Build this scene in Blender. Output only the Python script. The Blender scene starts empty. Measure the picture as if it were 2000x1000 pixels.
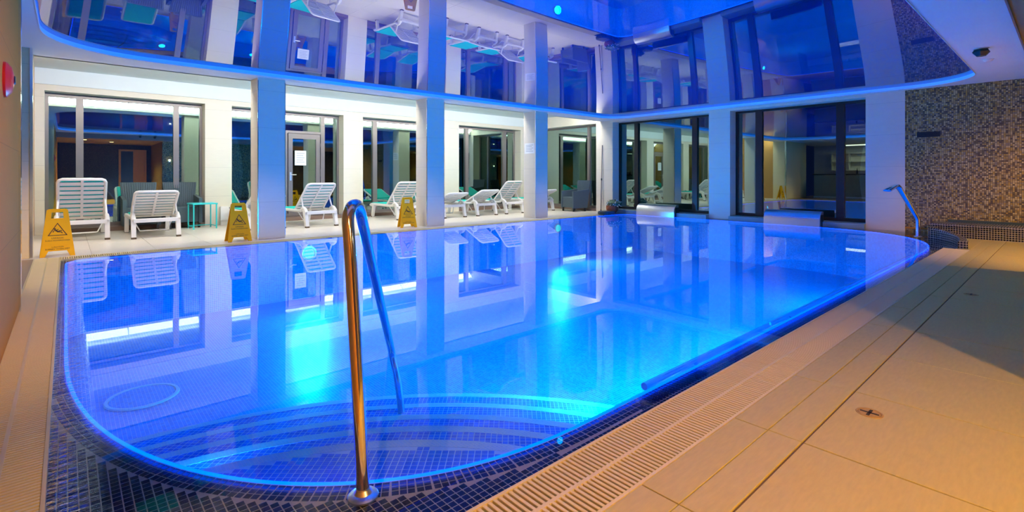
import bpy, bmesh, math, random
from mathutils import Vector, Matrix
random.seed(7)
PI = math.pi
scene = bpy.context.scene
COL = scene.collection

# ------------------------------------------------------------------ camera, world, exposure
cam_d = bpy.data.cameras.new('camera'); cam = bpy.data.objects.new('camera', cam_d); COL.objects.link(cam)
cam.location = (0, 0, 1.05); cam.rotation_euler = (PI/2, 0, math.radians(-41.73))
cam_d.sensor_width = 36; cam_d.lens = 17.58; cam_d.shift_y = -0.07775; cam_d.clip_start = 0.02
scene.camera = cam
vs = scene.view_settings
vs.view_transform = 'Standard'; vs.look = 'None'; vs.gamma = 1; vs.use_curve_mapping = False
vs.exposure = 0.0
scene.cycles.max_bounces = 7; scene.cycles.diffuse_bounces = 3; scene.cycles.glossy_bounces = 4; scene.cycles.transparent_max_bounces = 8; scene.cycles.adaptive_threshold = 0.02
scene.cycles.caustics_reflective = True; scene.cycles.blur_glossy = 0.5; scene.cycles.caustics_refractive = False; scene.cycles.use_light_tree = False
world = bpy.data.worlds.new('world'); scene.world = world; world.use_nodes = True
bg = world.node_tree.nodes['Background']; bg.inputs[0].default_value = (0.006, 0.012, 0.06, 1); bg.inputs[1].default_value = 0.8

POOL_BLUE = (0.0, 0.37, 1.0)
POOL_W = 94.0
AISLE_L = 29.0
COVE_L = 0.9
WARM_W = 440.0
SPOT_W = 800.0

def light(name, kind, loc, energy, color, rot=(0, 0, 0), **kw):
    d = bpy.data.lights.new(name, kind); d.energy = energy; d.color = color
    for k, v in kw.items(): setattr(d, k, v)
    o = bpy.data.objects.new(name, d); COL.objects.link(o); o.location = loc; o.rotation_euler = rot
    return o

# ------------------------------------------------------------------ helpers
def tag(o, label=None, cat=None, group=None, kind=None):
    if label: o['label'] = label
    if cat: o['category'] = cat
    if group: o['group'] = group
    if kind: o['kind'] = kind
    return o

def link(name, me, mat=None, parent=None, loc=None, rz=None):
    o = bpy.data.objects.new(name, me); COL.objects.link(o)
    if mat is not None and me is not None and not me.materials: me.materials.append(mat)
    if parent: o.parent = parent
    if loc: o.location = loc
    if rz is not None: o.rotation_euler = (0, 0, rz)
    return o

def empty(name, loc=(0, 0, 0), rz=0):
    o = bpy.data.objects.new(name, None); COL.objects.link(o); o.location = loc; o.rotation_euler = (0, 0, rz)
    o.empty_display_size = 0.1
    return o

class MB:
    def __init__(s): s.v = []; s.f = []
    def add(s, vs, fs):
        n = len(s.v); s.v += [tuple(v) for v in vs]; s.f += [[i+n for i in f] for f in fs]; return s
    def box(s, x0, x1, y0, y1, z0, z1, M=None):
        vs = [Vector(p) for p in ((x0,y0,z0),(x1,y0,z0),(x1,y1,z0),(x0,y1,z0),(x0,y0,z1),(x1,y0,z1),(x1,y1,z1),(x0,y1,z1))]
        if M: vs = [M @ v for v in vs]
        return s.add(vs, [[0,3,2,1],[4,5,6,7],[0,1,5,4],[1,2,6,5],[2,3,7,6],[3,0,4,7]])
    def bbox(s, x0, x1, y0, y1, z0, z1, b=0.004):   # box with a chamfered top rim
        vs = [(x0,y0,z0),(x1,y0,z0),(x1,y1,z0),(x0,y1,z0),(x0,y0,z1-b),(x1,y0,z1-b),(x1,y1,z1-b),(x0,y1,z1-b),
              (x0+b,y0+b,z1),(x1-b,y0+b,z1),(x1-b,y1-b,z1),(x0+b,y1-b,z1)]
        return s.add(vs, [[0,3,2,1],[8,9,10,11],[0,1,5,4],[1,2,6,5],[2,3,7,6],[3,0,4,7],[4,5,9,8],[5,6,10,9],[6,7,11,10],[7,4,8,11]])
    def prism(s, poly, a, b, axis='x', M=None):   # polygon in the two other axes, extruded a..b along axis
        n = len(poly); P = []
        for t in (a, b):
            for (u, w) in poly:
                p = {'x': (t, u, w), 'y': (u, t, w), 'z': (u, w, t)}[axis]
                P.append(M @ Vector(p) if M else p)
        f = [list(range(n))[::-1], list(range(n, 2*n))] + [[i, (i+1) % n, n+(i+1) % n, n+i] for i in range(n)]
        return s.add(P, f)
    def tube(s, pts, r, seg=12, caps=True):
        pts = [Vector(p) for p in pts]; n = len(pts); rings = []
        up = None
        for i, p in enumerate(pts):
            d = (pts[min(i+1, n-1)] - pts[max(i-1, 0)]).normalized()
            if up is None:
                up = Vector((0, 0, 1)) if abs(d.z) < 0.9 else Vector((1, 0, 0))
            a = d.cross(up).normalized(); b = a.cross(d).normalized(); up = b
            rr = r[i] if isinstance(r, (list, tuple)) else r
            rings.append([p + a*rr*math.cos(2*PI*k/seg) + b*rr*math.sin(2*PI*k/seg) for k in range(seg)])
        vs = [v for R in rings for v in R]; fs = []
        for i in range(n-1):
            for k in range(seg):
                fs.append([i*seg+k, (i+1)*seg+k, (i+1)*seg+(k+1) % seg, i*seg+(k+1) % seg])
        if caps:
            fs.append(list(range(seg))); fs.append([(n-1)*seg+k for k in range(seg)][::-1])
        return s.add(vs, fs)
    def lathe(s, prof, c=(0, 0, 0), seg=24, M=None):
        vs = []; fs = []; n = len(prof)
        for (r, z) in prof:
            for k in range(seg):
                p = Vector((r*math.cos(2*PI*k/seg), r*math.sin(2*PI*k/seg), z))
                if M: p = M @ p
                vs.append(Vector(c) + p)
        for i in range(n-1):
            for k in range(seg):
                fs.append([i*seg+k, i*seg+(k+1) % seg, (i+1)*seg+(k+1) % seg, (i+1)*seg+k])
        fs.append(list(range(seg))[::-1]); fs.append([(n-1)*seg+k for k in range(seg)])
        return s.add(vs, fs)
    def mesh(s, name, smooth=False, angle=None):
        me = bpy.data.meshes.new(name); me.from_pydata(s.v, [], s.f); me.update()
        bm = bmesh.new(); bm.from_mesh(me); bmesh.ops.recalc_face_normals(bm, faces=bm.faces); bm.to_mesh(me); bm.free()
        if smooth:
            me.polygons.foreach_set('use_smooth', [True]*len(me.polygons))
            if angle: me.set_sharp_from_angle(angle=math.radians(angle))
        return me
    def obj(s, name, mat, parent=None, loc=None, rz=None, smooth=False, angle=35):
        return link(name, s.mesh(name, smooth, angle), mat, parent, loc, rz)

def spline(pts, n=8):
    P = [Vector(p) for p in pts]; out = []
    for i in range(len(P)-1):
        p0 = P[max(i-1, 0)]; p1 = P[i]; p2 = P[i+1]; p3 = P[min(i+2, len(P)-1)]
        for k in range(n):
            t = k/n
            out.append(0.5*((2*p1)+(p2-p0)*t+(2*p0-5*p1+4*p2-p3)*t*t+(3*p1-p0-3*p2+p3)*t**3))
    out.append(P[-1]); return out

# ------------------------------------------------------------------ materials
def new_mat(name):
    m = bpy.data.materials.new(name); m.use_nodes = True
    nt = m.node_tree; p = nt.nodes['Principled BSDF']; return m, nt, p

def rgba(c): return (c[0], c[1], c[2], 1)

def plain(name, c, rough=0.5, metal=0.0, noise=0.0, scale=8.0, stretch=(1, 1, 1), bump=0.0, spec=0.5):
    m, nt, p = new_mat(name)
    p.inputs['Base Color'].default_value = rgba(c); p.inputs['Roughness'].default_value = rough
    p.inputs['Metallic'].default_value = metal; p.inputs['Specular IOR Level'].default_value = spec
    if noise or bump:
        tc = nt.nodes.new('ShaderNodeTexCoord'); mp = nt.nodes.new('ShaderNodeMapping')
        mp.inputs['Scale'].default_value = stretch
        nz = nt.nodes.new('ShaderNodeTexNoise'); nz.inputs['Scale'].default_value = scale; nz.inputs['Detail'].default_value = 5
        nt.links.new(tc.outputs['Object'], mp.inputs[0]); nt.links.new(mp.outputs[0], nz.inputs['Vector'])
        if noise:
            mx = nt.nodes.new('ShaderNodeMix'); mx.data_type = 'RGBA'
            mx.inputs[6].default_value = rgba([max(0, k*(1-noise)) for k in c]); mx.inputs[7].default_value = rgba([min(1, k*(1+noise)) for k in c])
            nt.links.new(nz.outputs['Fac'], mx.inputs[0]); nt.links.new(mx.outputs[2], p.inputs['Base Color'])
        if bump:
            b = nt.nodes.new('ShaderNodeBump'); b.inputs['Strength'].default_value = bump; b.inputs['Distance'].default_value = 0.01
            nt.links.new(nz.outputs['Fac'], b.inputs['Height']); nt.links.new(b.outputs[0], p.inputs['Normal'])
    return m

def emit(name, c, s):
    m = bpy.data.materials.new(name); m.use_nodes = True; nt = m.node_tree; nt.nodes.clear()
    e = nt.nodes.new('ShaderNodeEmission'); e.inputs[0].default_value = rgba(c); e.inputs[1].default_value = s
    o = nt.nodes.new('ShaderNodeOutputMaterial'); nt.links.new(e.outputs[0], o.inputs[0]); return m

def mosaic(name, cols, grout, size=0.027, gap=0.14, rough=0.18, spec=0.5, rotz=0.0, bump=0.4):
    """square glass mosaic laid in world space on any of the three axis planes; each tile draws one of cols"""
    m, nt, p = new_mat(name); N = nt.nodes.new; L = nt.links.new
    g = N('ShaderNodeNewGeometry'); mp = N('ShaderNodeMapping'); mp.inputs['Rotation'].default_value = (0, 0, rotz)
    L(g.outputs['Position'], mp.inputs[0])
    sc = N('ShaderNodeVectorMath'); sc.operation = 'SCALE'; sc.inputs['Scale'].default_value = 1/size; L(mp.outputs[0], sc.inputs[0])
    fr = N('ShaderNodeVectorMath'); fr.operation = 'FRACTION'; L(sc.outputs[0], fr.inputs[0])
    fl = N('ShaderNodeVectorMath'); fl.operation = 'FLOOR'; L(sc.outputs[0], fl.inputs[0])
    nr = N('ShaderNodeMapping'); nr.vector_type = 'NORMAL'; nr.inputs['Rotation'].default_value = (0, 0, rotz); L(g.outputs['True Normal'], nr.inputs[0])
    ab = N('ShaderNodeVectorMath'); ab.operation = 'ABSOLUTE'; L(nr.outputs[0], ab.inputs[0])
    sf = N('ShaderNodeSeparateXYZ'); L(fr.outputs[0], sf.inputs[0]); sn = N('ShaderNodeSeparateXYZ'); L(ab.outputs[0], sn.inputs[0])
    line = None
    for i in range(3):
        a = N('ShaderNodeMath'); a.operation = 'LESS_THAN'; a.inputs[1].default_value = gap; L(sf.outputs[i], a.inputs[0])
        b = N('ShaderNodeMath'); b.operation = 'LESS_THAN'; b.inputs[1].default_value = 0.72; L(sn.outputs[i], b.inputs[0])
        c = N('ShaderNodeMath'); c.operation = 'MULTIPLY'; L(a.outputs[0], c.inputs[0]); L(b.outputs[0], c.inputs[1])
        if line is None: line = c
        else:
            d = N('ShaderNodeMath'); d.operation = 'MAXIMUM'; L(line.outputs[0], d.inputs[0]); L(c.outputs[0], d.inputs[1]); line = d
    wn = N('ShaderNodeTexWhiteNoise'); wn.noise_dimensions = '3D'; L(fl.outputs[0], wn.inputs['Vector'])
    rp = N('ShaderNodeValToRGB'); rp.color_ramp.interpolation = 'CONSTANT'; L(wn.outputs['Value'], rp.inputs[0])
    e = rp.color_ramp.elements
    while len(e) < len(cols): e.new(0.5)
    for i, c in enumerate(cols): e[i].position = i/len(cols); e[i].color = rgba(c)
    mx = N('ShaderNodeMix'); mx.data_type = 'RGBA'; mx.inputs[7].default_value = rgba(grout)
    L(line.outputs[0], mx.inputs[0]); L(rp.outputs[0], mx.inputs[6]); L(mx.outputs[2], p.inputs['Base Color'])
    p.inputs['Roughness'].default_value = rough; p.inputs['Specular IOR Level'].default_value = spec
    if bump:
        iv = N('ShaderNodeMath'); iv.operation = 'SUBTRACT'; iv.inputs[0].default_value = 1; L(line.outputs[0], iv.inputs[1])
        b = N('ShaderNodeBump'); b.inputs['Strength'].default_value = bump; b.inputs['Distance'].default_value = 0.002
        L(iv.outputs[0], b.inputs['Height']); L(b.outputs[0], p.inputs['Normal'])
    return m

def panels(name, c, w=1.2, h=0.62, var=0.04, joint=0.75, rough=0.45):
    """large stone wall panels with fine joints"""
    m, nt, p = new_mat(name); N = nt.nodes.new; L = nt.links.new
    g = N('ShaderNodeNewGeometry'); s = N('ShaderNodeSeparateXYZ'); L(g.outputs['Position'], s.inputs[0])
    d = N('ShaderNodeMath'); d.operation = 'DIVIDE'; d.inputs[1].default_value = h; L(s.outputs[2], d.inputs[0])
    f = N('ShaderNodeMath'); f.operation = 'FRACT'; L(d.outputs[0], f.inputs[0])
    l = N('ShaderNodeMath'); l.operation = 'LESS_THAN'; l.inputs[1].default_value = 0.008; L(f.outputs[0], l.inputs[0])
    nz = N('ShaderNodeTexNoise'); nz.inputs['Scale'].default_value = 6; nz.inputs['Detail'].default_value = 4
    mp = N('ShaderNodeMapping'); mp.inputs['Scale'].default_value = (1, 1, 4); L(g.outputs['Position'], mp.inputs[0]); L(mp.outputs[0], nz.inputs['Vector'])
    m1 = N('ShaderNodeMix'); m1.data_type = 'RGBA'; m1.inputs[6].default_value = rgba([k*(1-var) for k in c]); m1.inputs[7].default_value = rgba([min(1, k*(1+var)) for k in c])
    L(nz.outputs['Fac'], m1.inputs[0])
    m2 = N('ShaderNodeMix'); m2.data_type = 'RGBA'; m2.inputs[7].default_value = rgba([k*joint for k in c]); L(l.outputs[0], m2.inputs[0]); L(m1.outputs[2], m2.inputs[6])
    L(m2.outputs[2], p.inputs['Base Color']); p.inputs['Roughness'].default_value = rough
    return m

M = {}
M['cream'] = panels('cream_stone', (0.76, 0.69, 0.55))
M['brown'] = panels('brown_panel', (0.56, 0.24, 0.035), rough=0.8)
M['brown'].node_tree.nodes['Principled BSDF'].inputs['Specular IOR Level'].default_value = 0.1
M['plaster'] = plain('white_plaster', (0.80, 0.84, 0.82), 0.6, noise=0.02)
M['aisle_plaster'] = plain('aisle_plaster', (0.78, 0.84, 0.82), 0.6, noise=0.02)
M['sand'] = plain('sand_tile', (0.62, 0.49, 0.13), 0.45, noise=0.14, scale=5, stretch=(3, 14, 3), bump=0.05)
M['grout'] = plain('floor_grout', (0.16, 0.10, 0.06), 0.8)
M['aisle_tile'] = plain('pale_tile', (0.86, 0.77, 0.64), 0.3, noise=0.06, scale=6, stretch=(8, 2, 3))
M['aisle_grout'] = plain('pale_grout', (0.45, 0.38, 0.30), 0.8)
M['grate'] = plain('cream_plastic', (0.80, 0.66, 0.32), 0.4, noise=0.05)
M['channel'] = plain('drain_channel', (0.05, 0.035, 0.02), 0.8)
M['white'] = plain('white_plastic', (0.82, 0.80, 0.74), 0.35, noise=0.02)
M['rubber'] = plain('brown_rubber', (0.10, 0.07, 0.04), 0.7, noise=0.1)
M['teal'] = plain('teal_fabric', (0.0, 0.60, 0.50), 0.8, noise=0.08, scale=60)
M['teal_metal'] = plain('turquoise_metal', (0.03, 0.60, 0.60), 0.35, noise=0.03)
M['frame'] = plain('bronze_aluminium', (0.23, 0.20, 0.19), 0.35, metal=0.4, noise=0.06)
M['dark_frame'] = plain('black_aluminium', (0.018, 0.014, 0.014), 0.35, noise=0.1)
M['steel'] = plain('polished_steel', (0.80, 0.76, 0.70), 0.10, metal=1.0, noise=0.02)
M['brushed'] = plain('brushed_steel', (0.75, 0.74, 0.72), 0.28, metal=1.0, noise=0.05, scale=20, stretch=(1, 1, 20))
M['chrome'] = plain('chrome_trim', (0.85, 0.88, 0.90), 0.12, metal=1.0, noise=0.02)
M['yellow'] = plain('yellow_plastic', (0.95, 0.46, 0.004), 0.55, noise=0.04, spec=0.15)
M['ink'] = plain('dark_print', (0.06, 0.015, 0.0), 0.6, noise=0.05)
M['red'] = plain('red_plastic', (0.55, 0.01, 0.01), 0.35, noise=0.05)
M['black'] = plain('black_plastic', (0.015, 0.015, 0.018), 0.4, noise=0.1)
M['paper'] = plain('white_paper', (0.85, 0.86, 0.85), 0.7, noise=0.03)
M['print'] = plain('grey_print', (0.35, 0.38, 0.42), 0.7, noise=0.1)
M['terracotta'] = plain('terracotta', (0.42, 0.10, 0.04), 0.6, noise=0.15)
M['leaf'] = plain('grey_green_leaf', (0.10, 0.20, 0.10), 0.5, noise=0.4)
M['petal'] = plain('white_petal', (0.78, 0.80, 0.76), 0.6, noise=0.05)
M['wood'] = plain('orange_wood', (0.55, 0.26, 0.07), 0.45, noise=0.25, scale=4, stretch=(3, 3, 20))
M['bar_front'] = plain('bar_panel', (0.50, 0.42, 0.26), 0.5, noise=0.06)
M['bar_dark'] = plain('bar_top', (0.05, 0.04, 0.035), 0.25, noise=0.1)
M['ledge_green'] = plain('green_stone', (0.26, 0.36, 0.33), 0.35, noise=0.12)
M['dark_stone'] = plain('dark_slate', (0.05, 0.09, 0.10), 0.35, noise=0.2)
M['wicker'] = plain('grey_wicker', (0.07, 0.105, 0.125), 0.55, noise=0.35, scale=45, stretch=(6, 6, 1), bump=0.5)
M['wall_mosaic'] = mosaic('brown_mosaic', [(0.28, 0.20, 0.07), (0.44, 0.32, 0.10), (0.16, 0.12, 0.05), (0.52, 0.42, 0.17), (0.30, 0.25, 0.15), (0.46, 0.30, 0.05), (0.10, 0.075, 0.045), (0.60, 0.50, 0.22)], (0.05, 0.045, 0.035), 0.027, 0.16, 0.3)
M['bench_mosaic'] = mosaic('navy_mosaic', [(0.012, 0.016, 0.04), (0.02, 0.022, 0.05), (0.01, 0.01, 0.02)], (0.5, 0.46, 0.38), 0.034, 0.15, 0.25)
TANK = [(0.01, 0.34, 0.80), (0.015, 0.39, 0.88), (0.01, 0.30, 0.74), (0.02, 0.44, 0.92)]  # navy tile painted bright blue, the scattered underwater light put into the colour
M['tank'] = mosaic('lit_blue_mosaic', TANK, (0.35, 0.62, 0.80), 0.027, 0.13, 0.35, spec=0.2, bump=0)
M['tread'] = mosaic('lit_step_mosaic', [(0.01, 0.20, 0.80), (0.012, 0.24, 0.88), (0.01, 0.17, 0.72)], (0.42, 0.72, 0.90), 0.027, 0.13, 0.35, spec=0.2, rotz=math.radians(-48), bump=0)  # treads likewise painted in lit blue, tile and grout alike
M['nosing'] = mosaic('pale_nosing_mosaic', [(0.40, 0.78, 0.84), (0.45, 0.80, 0.82), (0.36, 0.74, 0.82)], (0.6, 0.84, 0.84), 0.0135, 0.2, 0.4, spec=0.2, bump=0)
M['ledge'] = mosaic('rim_mosaic', [(0.010, 0.016, 0.07), (0.014, 0.02, 0.09), (0.008, 0.010, 0.04)], (0.62, 0.52, 0.40), 0.027, 0.13, 0.2, bump=0)
M['ledge_grout'] = plain('rim_grout', (0.62, 0.50, 0.36), 0.7, noise=0.08)
M['plat_grout'] = plain('lit_platform_grout', (0.48, 0.82, 0.95), 0.7, noise=0.05)  # pale grout, its blue is pool light painted in
def navy_tile():
    m, nt, p = new_mat('navy_glass_tile'); oi = nt.nodes.new('ShaderNodeObjectInfo'); g = nt.nodes.new('ShaderNodeNewGeometry')
    wn = nt.nodes.new('ShaderNodeTexWhiteNoise'); sc = nt.nodes.new('ShaderNodeVectorMath'); sc.operation = 'SCALE'; sc.inputs['Scale'].default_value = 37
    fl = nt.nodes.new('ShaderNodeVectorMath'); fl.operation = 'FLOOR'
    nt.links.new(g.outputs['Position'], sc.inputs[0]); nt.links.new(sc.outputs[0], fl.inputs[0]); nt.links.new(fl.outputs[0], wn.inputs['Vector'])
    mx = nt.nodes.new('ShaderNodeMix'); mx.data_type = 'RGBA'; mx.inputs[6].default_value = (0.008, 0.010, 0.035, 1); mx.inputs[7].default_value = (0.016, 0.024, 0.10, 1)
    nt.links.new(oi.outputs['Random'], mx.inputs[0]); nt.links.new(mx.outputs[2], p.inputs['Base Color']); p.inputs['Roughness'].default_value = 0.15
    return m
M['navy_tile'] = navy_tile()
M['lit_cobalt_tile'] = plain('lit_cobalt_tile', (0.015, 0.24, 0.88), 0.3, noise=0.2, scale=30)  # navy platform tile with the blue pool light painted into its colour
M['aisle_glow'] = emit('light_trough_panel', (1.0, 0.985, 0.93), AISLE_L)
M['cove_blue'] = plain('blue_led_edge', (0.45, 0.62, 0.80), 0.4, noise=0.03)
_p = M['cove_blue'].node_tree.nodes['Principled BSDF']; _p.inputs['Emission Color'].default_value = (0.0, 0.13, 0.75, 1); _p.inputs['Emission Strength'].default_value = COVE_L
M['lip'] = plain('white_edge_bead', (0.75, 0.85, 0.92), 0.3)
M['lamp_lens'] = emit('pool_lamp_lens', (0.03, 0.75, 1.0), 1.6)
M['warm_lens'] = emit('warm_lamp_lens', (1.0, 0.62, 0.25), 18)

def membrane_mat():
    m = bpy.data.materials.new('glossy_blue_membrane'); m.use_nodes = True; nt = m.node_tree; nt.nodes.clear(); N = nt.nodes.new; L = nt.links.new
    d = N('ShaderNodeBsdfDiffuse'); d.inputs[0].default_value = (0.002, 0.06, 0.38, 1)
    g = N('ShaderNodeBsdfGlossy'); g.inputs[0].default_value = (0.92, 0.95, 1, 1); g.inputs['Roughness'].default_value = 0.0
    lw = N('ShaderNodeFresnel'); lw.inputs[0].default_value = 8.0
    mx = N('ShaderNodeMixShader'); L(lw.outputs[0], mx.inputs[0]); L(d.outputs[0], mx.inputs[1]); L(g.outputs[0], mx.inputs[2])
    o = N('ShaderNodeOutputMaterial'); L(mx.outputs[0], o.inputs[0]); return m
M['membrane'] = membrane_mat()

def water_mat():
    m = bpy.data.materials.new('pool_water'); m.use_nodes = True; nt = m.node_tree; nt.nodes.clear(); N = nt.nodes.new; L = nt.links.new
    t = N('ShaderNodeBsdfTransparent'); t.inputs[0].default_value = (0.86, 0.95, 1.0, 1)
    g = N('ShaderNodeBsdfGlossy'); g.inputs[0].default_value = (1, 1, 1, 1); g.inputs['Roughness'].default_value = 0.0
    f = N('ShaderNodeFresnel'); f.inputs[0].default_value = 1.333
    # overflow ripples along the spill edge of the short side
    ge = N('ShaderNodeNewGeometry'); s = N('ShaderNodeSeparateXYZ'); L(ge.outputs['Position'], s.inputs[0])
    mr = N('ShaderNodeMapRange'); mr.inputs['From Min'].default_value = 0.10; mr.inputs['From Max'].default_value = -0.03
    mr.inputs['To Min'].default_value = 0; mr.inputs['To Max'].default_value = 1; L(s.outputs[0], mr.inputs['Value'])
    nz = N('ShaderNodeTexNoise'); nz.inputs['Scale'].default_value = 22; nz.inputs['Detail'].default_value = 3
    mpn = N('ShaderNodeMapping'); mpn.inputs['Scale'].default_value = (0.7, 1.6, 1); L(ge.outputs['Position'], mpn.inputs[0]); L(mpn.outputs[0], nz.inputs['Vector'])
    mu = N('ShaderNodeMath'); mu.operation = 'MULTIPLY'; L(nz.outputs['Fac'], mu.inputs[0]); L(mr.outputs[0], mu.inputs[1])
    nz2 = N('ShaderNodeTexNoise'); nz2.inputs['Scale'].default_value = 1.2; nz2.inputs['Detail'].default_value = 2; L(ge.outputs['Position'], nz2.inputs['Vector'])
    m2 = N('ShaderNodeMath'); m2.operation = 'MULTIPLY'; m2.inputs[1].default_value = 0.006; L(nz2.outputs['Fac'], m2.inputs[0])
    ad = N('ShaderNodeMath'); ad.operation = 'ADD'; L(mu.outputs[0], ad.inputs[0]); L(m2.outputs[0], ad.inputs[1])
    b = N('ShaderNodeBump'); b.inputs['Strength'].default_value = 1.0; b.inputs['Distance'].default_value = 0.03; L(ad.outputs[0], b.inputs['Height'])
    L(b.outputs[0], g.inputs['Normal']); L(b.outputs[0], f.inputs['Normal'])
    mx = N('ShaderNodeMixShader'); L(f.outputs[0], mx.inputs[0]); L(t.outputs[0], mx.inputs[1]); L(g.outputs[0], mx.inputs[2])
    o = N('ShaderNodeOutputMaterial'); L(mx.outputs[0], o.inputs[0]); return m
M['water'] = water_mat()

def glass_mat(name, ior, tint=(0.72, 0.95, 0.86), tr=(0.75, 0.85, 0.85)):
    m = bpy.data.materials.new(name); m.use_nodes = True; nt = m.node_tree; nt.nodes.clear(); N = nt.nodes.new; L = nt.links.new
    t = N('ShaderNodeBsdfTransparent'); t.inputs[0].default_value = rgba(tr)
    g = N('ShaderNodeBsdfGlossy'); g.inputs[0].default_value = rgba(tint); g.inputs['Roughness'].default_value = 0.0
    f = N('ShaderNodeFresnel'); f.inputs[0].default_value = ior
    mx = N('ShaderNodeMixShader'); L(f.outputs[0], mx.inputs[0]); L(t.outputs[0], mx.inputs[1]); L(g.outputs[0], mx.inputs[2])
    o = N('ShaderNodeOutputMaterial'); L(mx.outputs[0], o.inputs[0]); return m
M['glass'] = glass_mat('coated_window_glass', 4.3, (0.70, 0.98, 0.88))

# ------------------------------------------------------------------ plan
ZS = 2.69                     # soffit over the pool hall
def superarc(cx, cy, a, b, n, t0, t1, k):
    out = []
    for i in range(k+1):
        t = math.radians(t0+(t1-t0)*i/k); c, s = math.cos(t), math.sin(t)
        out.append((cx+a*math.copysign(abs(c)**(2/n), c), cy+b*math.copysign(abs(s)**(2/n), s)))
    return out
TANKP = (superarc(1.75, 4.0, 1.75, 2.6, 2.6, 180, 270, 40) + superarc(8.9, 4.0, 2.84, 2.6, 2.5, 270, 360, 28)
         + superarc(11.44, 8.12, 0.30, 0.30, 2, 0, 90, 6) + superarc(0.3, 8.12, 0.30, 0.30, 2, 90, 180, 6))
_d = []
for p in TANKP:
    if not _d or (abs(p[0]-_d[-1][0])+abs(p[1]-_d[-1][1])) > 1e-4: _d.append(p)
TANKP = _d
def inside(x, y, P=TANKP):
    r = False; n = len(P); j = n-1
    for i in range(n):
        xi, yi = P[i]; xj, yj = P[j]
        if (yi > y) != (yj > y) and x < (xj-xi)*(y-yi)/(yj-yi)+xi: r = not r
        j = i
    return r
def to_rect(p, c, x0, x1, y0, y1):
    dx, dy = p[0]-c[0], p[1]-c[1]; t = 1e9
    if dx > 1e-9: t = min(t, (x1-c[0])/dx)
    if dx < -1e-9: t = min(t, (x0-c[0])/dx)
    if dy > 1e-9: t = min(t, (y1-c[1])/dy)
    if dy < -1e-9: t = min(t, (y0-c[1])/dy)
    return (c[0]+dx*t, c[1]+dy*t)
def densify(P, step):
    out = []
    for i in range(len(P)):
        a, b = P[i], P[(i+1) % len(P)]; L = math.hypot(b[0]-a[0], b[1]-a[1]); k = max(1, int(L/step))
        out += [(a[0]+(b[0]-a[0])*q/k, a[1]+(b[1]-a[1])*q/k) for q in range(k)]
    return out
def ring(P, c, rect, z):
    """flat ring between closed outline P and a rectangle, with exact rectangle corners"""
    x0, x1, y0, y1 = rect; ang = lambda p: math.atan2(p[1]-c[1], p[0]-c[0])
    P = sorted(P, key=ang); corners = sorted([(x0, y0), (x1, y0), (x1, y1), (x0, y1)], key=ang)
    Q = [to_rect(p, c, *rect) for p in P]; mb = MB(); n = len(P)
    for i in range(n):
        j = (i+1) % n; a0, a1 = ang(P[i]), ang(P[j])
        mid = [q for q in corners if (a0 < ang(q) < a1 if a0 < a1 else (ang(q) > a0 or ang(q) < a1))]
        poly = [P[i], P[j], Q[j]] + mid[::-1] + [Q[i]]
        mb.add([(x, y, z) for x, y in poly], [list(range(len(poly)))])
    return mb

# ------------------------------------------------------------------ ceiling
HOLE = (superarc(1.05, 7.55, 1.27, 1.22, 2.2, 90, 180, 24) + superarc(0.6, 1.85, 0.82, 0.82, 2, 180, 270, 14)
        + superarc(10.75, 2.1, 1.0, 1.07, 2.0, 270, 360, 20) + superarc(11.15, 8.17, 0.62, 0.62, 2, 0, 88, 14))
HOLE = densify(HOLE, 0.25)
CC = (5.76, 4.9)
ceil = ring(HOLE, CC, (-0.62, 12.35, 0.36, 9.42), ZS).obj('ceiling', M['plaster'])
tag(ceil, 'white plaster ceiling border around the glossy recess', kind='structure')
mb = MB()
ZE = 2.745
n = len(HOLE); HS = sorted(HOLE, key=lambda p: math.atan2(p[1]-CC[1], p[0]-CC[0]))
for i in range(n):
    a, b = HS[i], HS[(i+1) % n]
    mb.add([(a[0], a[1], ZS), (b[0], b[1], ZS), (b[0], b[1], ZE+0.01), (a[0], a[1], ZE+0.01)], [[0, 1, 2, 3]])
fas = mb.obj('trim_1', M['cove_blue'], smooth=True); tag(fas, 'glowing blue edge strip around the ceiling recess', kind='structure')
bead = MB().tube([(p[0], p[1], ZS-0.002) for p in HS]+[(HS[0][0], HS[0][1], ZS-0.002)], 0.007, 6, False).obj('bead', M['lip'], fas, smooth=True)
# stretched membrane, sagging slightly in the middle
SAG = 0.125
vs_, fs_ = [(CC[0], CC[1], ZE-SAG)], []
RN = 60
for r in range(1, RN+1):
    t = r/RN
    for (x, y) in HS:
        X = CC[0]+(x-CC[0])*t; Y = CC[1]+(y-CC[1])*t
        vs_.append((X, Y, ZE-SAG*max(0, 1-((X-5.76)/6.02)**2)*max(0, 1-((Y-4.9)/3.9)**2)))
for k in range(n): fs_.append([0, 1+(k+1) % n, 1+k])
for r in range(RN-1):
    for k in range(n):
        a = 1+r*n+k; b = 1+r*n+(k+1) % n; fs_.append([a, b, b+n, a+n])
mb = MB(); mb.v = vs_; mb.f = fs_
me_ = bpy.data.meshes.new('ceiling_membrane'); me_.from_pydata(mb.v, [], mb.f); me_.update()
if me_.polygons[5].normal.z > 0: me_.flip_normals()
me_.polygons.foreach_set('use_smooth', [True]*len(me_.polygons))
mem = link('ceiling_membrane', me_, M['membrane']); tag(mem, 'mirror-glossy dark blue stretched ceiling membrane', kind='structure')
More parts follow.
